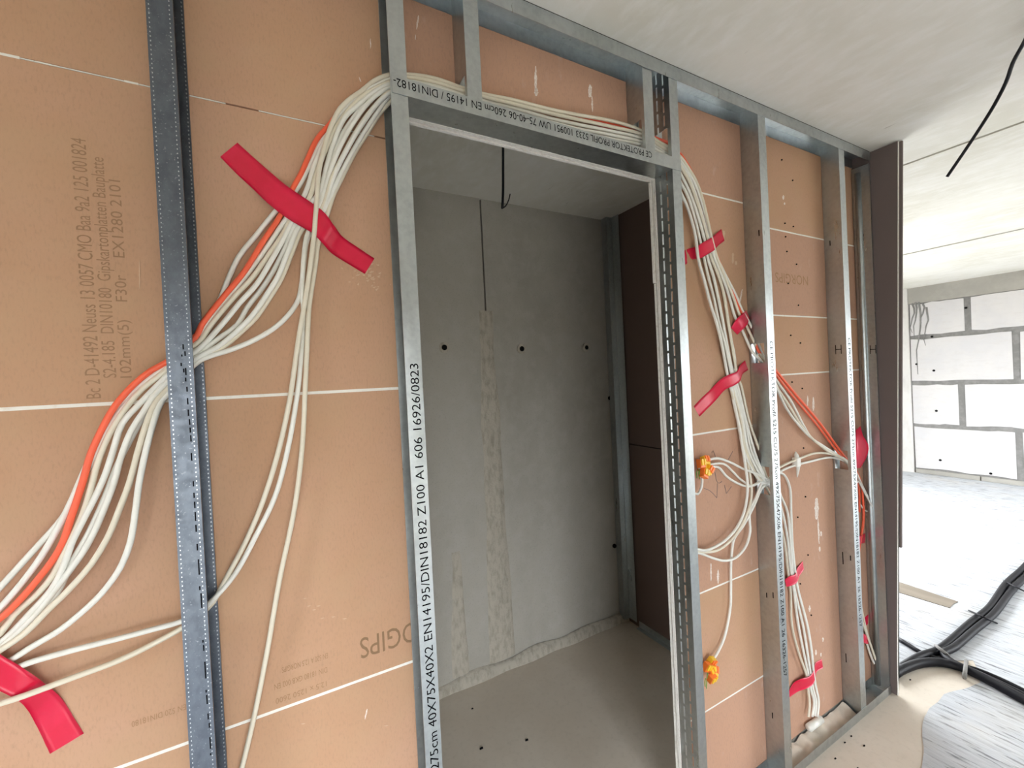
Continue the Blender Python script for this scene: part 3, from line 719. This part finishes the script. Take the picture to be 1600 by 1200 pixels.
# 9 hangs from the arch then turns left through the dark stud
cable([(-25,1060,.066),(15,1049,.062),(34,1040,.056),(47,1035,.052),(113,1016,.040),(188,997,.034),(240,983,.036),(283,971,.042),(310,958,.045),(332,938,.046),(367,897,.046),(400,837,.044),(430,775,.043),(450,700,.044),(466,605,.050),(470,564,.054),(473,525,.058),(474,484,.060),(472,457,.056),(473,430,.054),(476,390,.055),(482,362,.060),(506,332,.064),(526,285,.054),(548,242,.048),(568,208,.046),(592,172,.044),(609,150,.044)]
      + lane(5, .050) + [(1064.4,262.4,0.0512),(1076.4,282.4,0.0572),(1088.4,313.4,0.0612),(1098.4,345.4,0.0652),(1105.4,372.4,0.0692),(1110.4,399.4,0.0692),(1121.4,427.4,0.0692),(1130.4,456.4,0.0692),(1137.4,499.4,0.0692),(1142.4,530.4,0.0692),(1148.4,565.4,0.0692),(1144,610,0.063),(1153,660,0.06),(1162,705,0.056),(1180,742,0.052),(1194,756,0.046),(1210,744,0.042),(1222,735,0.052),(1242,727,0.062),(1262,722,0.064),(1300,715,0.06),(1321,722,0.044),(1333,745,0.05),(1336,800,0.066),(1336,900,0.066),(1346,985,0.066),(1354,1005,0.064),(1362,1028,0.058),(1374,1052,0.052)],
      RW, WHITE, 'white cable turning through the dark stud, upper of two below the bundle')
# 10 lies over the tape
cable([(-30,1106,.050),(0,1099,.046),(38,1087,.042),(113,1059,.040),(188,1031,.042),(245,1003,.045),(283,982,.047),(310,963,.049),(331,943,.050),(357,897,.050),(382,850,.047),(410,785,.044),(435,705,.043),(452,628,.044),(459,582,.046),(468,520,.048),(475,480,.048),(478,462,.046),(485,414,.044),(491,364,.041),(493,336,.040),(495,312,.040),(498,270,.043),(504,240,.045),(509,222,.045),(516,200,.045),(531,170,.045),(549,153,.046),(564,143,.046),(585,126,.046),(609,117,.044)]
      + lane(1, .045) + [(1064,246,.046),(1074,260,.050),(1086,280,.052),(1097,309,.053),(1107,350,.055),(1116,388,.056),(1127,420,.058),(1144,460,.060),(1156,493,.062),(1167,511,.062),(1184,547,.05),(1190,556,.042),(1204,580,.038),(1213,603,.042),(1233,634,.052),(1251,664,.056),(1268,684,.056),(1292,704,.052),(1320,720,.040),(1330,740,.045),(1334,850,.062),(1344,960,.062),(1352,985,.060),(1361,1010,.054),(1372,1042,.046)],
      RW, CREAM, 'cream cable lying on top of the big red tape and the lower-left tape')
# 11 single hanging cable
cable([(345,1320,.050),(362,1260,.050),(378,1200,.050),(397,1120,.048),(417,1020,.046),(437,905,.044),(460,795,.044),(472,700,.045),(477,605,.048),(480,540,.051),(483,480,.053),(486,457,.054),(492,420,.055),(498,375,.058),(511,336,.062),(521,305,.060),(532,282,.058),(555,237,.054),(574,207,.052),(592,179,.050),(609,160,.048)]
      + lane(6, .044) + [(1063.4,300.4,0.0472),(1074.4,324.4,0.0472),(1086.4,367.4,0.0492),(1091.4,405.4,0.0492),(1100.4,437.4,0.0492),(1110.4,475.4,0.0492),(1118.4,500.4,0.0532),(1128.4,540.4,0.0612),(1136.4,583.4,0.0692),(1143,612,0.062),(1156,668,0.062),(1164,705,0.06),(1172,745,0.052),(1174,772,0.046),(1171,790,0.042),(1165,807,0.04),(1155,827,0.04),(1140,846,0.042),(1120,860,0.044),(1095,862,0.046),(1080,858,0.046)],
      RW, CREAM, 'single cream cable hanging down to the bottom edge left of the doorway')
# short runs in the bay with the connectors
cable([(1092,727,.045),(1104,720,.042),(1120,716,.045),(1140,722,.05),(1160,732,.052),(1181,740,.048),(1196,748,.044),(1208,752,.04)], .0048, WHITE, 'white cable arching highest from the upper yellow connector to the stud')
cable([(1092,732,.048),(1109,726,.050),(1131,725,.054),(1145,737,.058),(1157,749,.058),(1175,759,.052),(1190,752,.046),(1204,756,.042)], .0044, WHITE, 'middle white cable from the upper yellow connector to the stud')
cable([(1094,734,.050),(1122,730,.056),(1135,744,.056),(1152,755,.053),(1170,760,.048),(1191,753,.044),(1204,760,.040)], .0046, WHITE, 'white cable sagging lowest from the upper yellow connector to the stud')
cable([(1096,738,.045),(1097,752,.042),(1095,764,.042),(1090,772,.045),(1081,769,.05)], .0048, WHITE, 'short white cable tail looping under the upper yellow connector')
cable([(1200,752,.044),(1190,756,.046),(1182,775,.050),(1172,795,.046),(1171,812,.044),(1172,830,.044),(1166,852,.044),(1150,871,.044),(1132,876,.044),(1114,872,.045),(1095,865,.047),(1080,862,.048)], .0048, WHITE, 'white cable making the lowest wide loop between doorway and stud')
cable([(1201,756,.040),(1191,762,.044),(1178,790,.046),(1162,820,.044),(1147,842,.050),(1144,857,.056),(1142,885,.060),(1142,920,.060),(1141,950,.060),(1132,995,.058),(1122,1018,.055),(1112,1034,.05)], .0048, WHITE, 'white cable dropping straight down to the lower yellow connector')
cable([(1344,788,.066),(1352,798,.064),(1365,796,.056),(1380,784,.046)], .0038, WHITE, 'short white cable curving sideways to the end stud')
cable([(1336,760,.05),(1340,752,.05),(1352,772,.045),(1368,802,.036),(1377,826,.030)], .0038, WHITE, 'thin white cable slanting across the blue end stud')

# ------------------------------------------------------------------ red tapes
def tape(pairs, label, wob=.0008, mt=TAPE):
    P = [(at(a, b, Y), at(c, d, Y)) for (a, b, c, d, Y) in pairs]
    A_ = spline([p[0] for p in P], .012); B_ = spline([p[1] for p in P], .012)
    n = max(len(A_), len(B_), 8); m_ = 5
    def samp(S_, t):
        q = t*(len(S_)-1); i = min(int(q), len(S_)-2); return S_[i].lerp(S_[i+1], q-i)
    mb = MB(); front = []
    for i in range(n+1):
        a, b = samp(A_, i/n), samp(B_, i/n)
        for k in range(m_+1):
            p = a.lerp(b, k/m_)
            p = p + Vector((0, -abs(wob*noise.noise((p.x*60, p.z*60, len(pairs)))), 0)); front.append(p)
    N_ = len(front)
    mb.v = [tuple(p) for p in front] + [tuple(p+Vector((0, .0004, 0))) for p in front]
    w = m_+1
    for i in range(n):
        for k in range(m_):
            a = i*w+k; mb.f.append((a, a+1, a+w+1, a+w)); mb.f.append((a+N_, a+w+N_, a+w+1+N_, a+1+N_))
    for i in range(n):
        for k in (0, m_):
            a = i*w+k; mb.f.append((a, a+w, a+w+N_, a+N_))
    o = mb.build('tape_strip', mt, smooth=True); tag(o, label, 'tape', 'red tape strips')
    return o
tape([(371,223,344,245,.0742),(395,245,368,270,.0738),(420,267,392,292,.0725),(446,289,419,318,.058),(468,304,440,335,.054),(490,319,461,349,.053),(507,332,488,364,.053),(518,347,501,377,.053),(526,358,509,386,.065),(534,369,517,395,.0732),(558,386,542,411,.074),(585,404,570,428,.0742)],
     'largest red tape strip, slanting across the cable bundle left of the doorway', .0014)
tape([(-60,985,-66,1045,.052),(-25,1005,-30,1063,.052),(0,1022,0,1080,.051),(35,1043,28,1094,.050),(70,1068,44,1110,.060),(97,1092,56,1132,.0725),(115,1120,68,1156,.074),(131,1146,78,1178,.0742)],
     'red tape strip with a curled tail at the lower left', .0016)
tape([(1066,393,1069,415,.074),(1077,388,1084,405,.0735),(1089,385,1094,404,.056),(1098,379,1103,399,.050),(1112,371,1116,391,.051),(1117,367,1122,384,.064),(1127,358,1132,376,.0742)], 'red tape strip highest on the cables right of the doorway')
tape([(1142,512,1152,523,.0735),(1149,501,1158,517,.056),(1160,490,1167,508,.055),(1166,485,1171,497,.066)], 'small red tape wrap where three cables reach the printed stud')
tape([(1084,635,1093,651,.0742),(1096,622,1104,640,.074),(1110,609,1117,627,.0735),(1127,592,1133,609,.060),(1140,585,1146,603,.053),(1152,580,1157,595,.053),(1155,573,1159,586,.060),(1164,563,1169,578,.0742)], 'long pink-red tape strip with a straight tail, below the small wrap')
tape([(915,187,915,192,.060),(935,190,935,197,.052),(958,195,958,202,.052),(978,200,978,204,.060)], 'dark red tape sliver hidden between cables on the header')
tape([(1337,672,1344,666,.062),(1337,688,1348,680,.044),(1337,703,1357,698,.036),(1337,718,1353,716,.042),(1337,732,1344,731,.062)], 'crumpled red tape lump behind the stud near the blue end stud', .003)
tape([(1226,906,1229,917,.062),(1234,900,1237,915,.055),(1243,897,1246,910,.054),(1245,889,1248,902,.064),(1254,877,1256,890,.0742)], 'small red tape strip round the cables below the stud print')
tape([(1233,1079,1233,1090,.072),(1241,1066,1248,1080,.066),(1254,1060,1260,1076,.054),(1266,1056,1270,1070,.053),(1272,1046,1274,1061,.060),(1274,1036,1276,1050,.072),(1284,1030,1286,1044,.0742)], 'red tape strip lowest on the cables, just above the floor')
tape([(1336,841,1336,853,.060),(1344,837,1344,850,.057),(1352,833,1351,848,.0735)], 'small red tape square at the orange cable end')
tape([(1350,966,1352,980,.074),(1357,960,1356,974,.0742)], 'tiny red tape scrap above the lowest wrap by the end stud')
tape([(1346,990,1349,1004,.056),(1351,991,1354,1006,.056),(1355,994,1357,1006,.062)], 'tiny red tape wrap on the two cables near the end stud base')

# ------------------------------------------------------------------ connectors
def connector(px, py, Y, label, seed):
    r_ = random.Random(seed); e = empty('wire_connector'); tag(e, label, 'connector')
    c = at(px, py, Y)
    for k in range(5):
        o_ = Vector(((-.020,.014,-.012,.020,.0)[k]+.006, r_.uniform(-.018,.004), (.018,.022,-.020,-.012,.002)[k]))
        rot = Matrix.Rotation(r_.uniform(-.8,.8), 4, 'Y') @ Matrix.Rotation(r_.uniform(-.5,.5), 4, 'X')
        M4 = Matrix.Translation(c+o_) @ rot
        b = MB().box(-.014, .014, -.010, .010, -.016, .016).build('connector_body', YELLOW if k % 2 else ORLEV, e, bevel=.002); b.matrix_local = M4
        for s in (-.007, .007):
            l = MB().box(s-.005, s+.005, -.015, -.010, -.006, .017).build('lever', ORLEV if k % 2 else YELLOW, b, bevel=.0012)
    w = MB()
    for k in range(3):
        p = c+Vector((r_.uniform(-.03,-.01), -.006, r_.uniform(-.03,.01)))
        w.tube(spline([p, p+Vector((-.01, -.004, -.012)), p+Vector((-.004, 0, -.03))], .005), .0016, 6)
    w.build('wire', GREEN, e, smooth=True)
connector(1095, 730, .048, 'upper yellow and orange wire connector cluster beside the slotted door stud', 3)
connector(1107, 1046, .05, 'lower yellow and orange wire connector cluster beside the slotted door stud', 5)
# nail clip on the two cables between the printed studs
cl = empty('cable_clip'); tag(cl, 'white plastic nail clip on two cables between printed studs', 'clip')
c = at(1246, 722, .055)
MB().hexa([c+Vector(v) for v in ((-.014,-.008,-.02),(.014,-.008,-.02),(.014,.018,-.02),(-.014,.018,-.02),(-.014,-.008,.02),(.014,-.008,.02),(.014,.018,.02),(-.014,.018,.02))]).build('clip_body', WHITE, cl, bevel=.003)
MB().tube([c+Vector((0,.0,.018)), c+Vector((0,.004,.032)), c+Vector((0,.006,.046))], [.010, .009, .002], 8).build('nail_head', WHITE, cl, smooth=True)
MB().tube([c+Vector((.004,.0,-.018)), c+Vector((.006,.004,-.045)), c+Vector((.004,.006,-.07))], [.009, .006, .002], 8).build('tail', WHITE, cl, smooth=True)
# cable sleeve at the foot of the bay
p = at(1264, 1137, .05); q = at(1282, 1124, .06)
o = MB().tube([p, q], .016, 14).build('conduit_stub', WHITE, smooth=True); tag(o, 'short white conduit stub lying in the floor track mortar', 'conduit')

# ------------------------------------------------------------------ things on the floor and ceiling of the bright room
def floor_pipe(pts, r, label, dz=0, group='black conduits on the floor'):
    P = [atz(x, y, r+dz+.001) for x, y in pts]
    o = MB().tube(spline(P, .03), r, 12).build('black_conduit', BLACK, smooth=True); tag(o, label, 'conduit', group); return o
floor_pipe([(1860,680),(1740,745),(1660,815),(1600,886),(1572,912),(1545,950),(1515,974),(1480,1005),(1462,1017),(1440,1024),(1412,1040),(1395,1052)], .019, 'black floor conduit on the upper left of the pair running to the right edge')
floor_pipe([(1875,688),(1752,756),(1672,828),(1606,898),(1580,924),(1552,960),(1522,985),(1490,1012),(1474,1022),(1490,1036),(1512,1046),(1560,1068),(1605,1090),(1660,1118),(1800,1195),(1980,1300)], .019, 'black floor conduit bending from the right edge back towards the lower right')
floor_pipe([(1395,1055),(1412,1045),(1440,1036),(1470,1035),(1500,1042),(1525,1053),(1560,1071),(1605,1096),(1660,1126),(1800,1206),(1980,1315)], .022, 'thick black floor conduit curving out from the partition foot', 0)
floor_pipe([(1405,999),(1420,1008),(1440,1020),(1470,1031),(1500,1040),(1525,1046),(1562,1061),(1605,1082),(1660,1110),(1800,1184),(1980,1285)], .012, 'thin black floor conduit straight along the top of the lower run')
for i, (x, y, dx, dy, lab) in enumerate(((1585, 916, 24, 12, 'black tie strap on the conduits near the right edge'), (1532, 962, 26, 12, 'black tie strap on the conduits beside the beige strip'), (1508, 1048, 2, -16, 'grey tie clamp where the conduits join'), (1470, 1015, 12, 9, 'pale tie round the conduit fork'))):
    mt_ = BLACK if i < 2 else BEDM
    a = atz(x-dx*.7, y-dy*.7, .004); b = atz(x-dx*.25, y-dy*.25, .045); c2 = atz(x+dx*.3, y+dy*.3, .045); d = atz(x+dx, y+dy, .004)
    o = MB().tube(spline([a, b, c2, d], .01), .005 if i < 2 else .009, 6).build('tie_strap', mt_, smooth=True); tag(o, lab, 'tie')
# beige strip let into the floor
P = [atz(1380, 902, 0), atz(1497, 941, 0), atz(1489, 945, 0), atz(1484, 951, 0), atz(1380, 919, 0)]
mb = MB(); n = len(P)
mb.v = [(p.x, p.y, .006) for p in P] + [(p.x, p.y, -.0005) for p in P]
mb.f = [tuple(range(n)), tuple(range(2*n-1, n-1, -1))] + [(i, i+n, (i+1) % n+n, (i+1) % n) for i in range(n)]
tag(mb.build('floor_strip', TIMBER), 'flat beige strip with a torn end on the brushed floor', 'strip')
# black cable hanging from the ceiling
P = [CAM + ray(x, y)*k for x, y, k in ((1640, -10, 1.22), (1612, 40, 1.34), (1600, 66, 1.40), (1583, 97, 1.46), (1572, 128, 1.52), (1553, 165, 1.58), (1520, 217, 1.68), (1480, 276, 1.78))]
P[0].z = CEIL-.001
o = MB().tube(spline(P, .02), .0058, 10).build('ceiling_cable', BLACK, smooth=True); tag(o, 'thick black cable hanging slantwise from the bright ceiling', 'cable')
P = [CAM + ray(x, y)*k for x, y, k in ((1458, 414, 5.0), (1470, 422, 5.2), (1490, 423, 5.4), (1512, 422, 5.6), (1522, 427, 5.75), (1529, 431, 5.85))]
o = MB().tube(spline(P, .03), .009, 8).build('ceiling_cable', BLACK, smooth=True); tag(o, 'thin black cable dangling under the far ceiling by the block wall', 'cable')
# cable hanging in the niche
p = atz(786, 230, CEIL)
P = [Vector((p.x, p.y, CEIL)), at(786, 262, p.y), at(786, 296, p.y), at(785, 325, p.y)]
o = MB().tube(spline(P, .02), .006, 8).build('ceiling_cable', BLACK, smooth=True); tag(o, 'black cable hanging from the ceiling inside the dark doorway', 'cable')
P = [at(784, 326, p.y), at(790, 322, p.y), at(795, 312, p.y), at(797, 303, p.y)]
o = MB().tube(spline(P, .02), .0028, 6).build('ceiling_cable', BLACK, smooth=True); tag(o, 'short bent wire end beside the hanging cable in the doorway', 'cable')
# crumbs on the floor
for (x, y) in ((738, 1107), (823, 1156), (752, 1169), (1330, 1150), (1320, 1160), (1305, 1185), (1350, 1165), (1375, 1090), (1340, 1200), (1422, 1062)):
    p = atz(x, y, .002); mb = MB(); k = rnd.uniform(.003, .007)
    mb.hexa([p+Vector(v)*k for v in ((-1.5,-.6,-.3),(1.2,-.8,-.3),(1.5,.7,-.3),(-1,.6,-.3),(-1,-.4,.5),(.9,-.5,.4),(1,.4,.5),(-.8,.4,.4))])
    tag(mb.build('crumb', INK), 'small dark crumb lying on the screed floor', 'debris', 'dark crumbs on the floor')
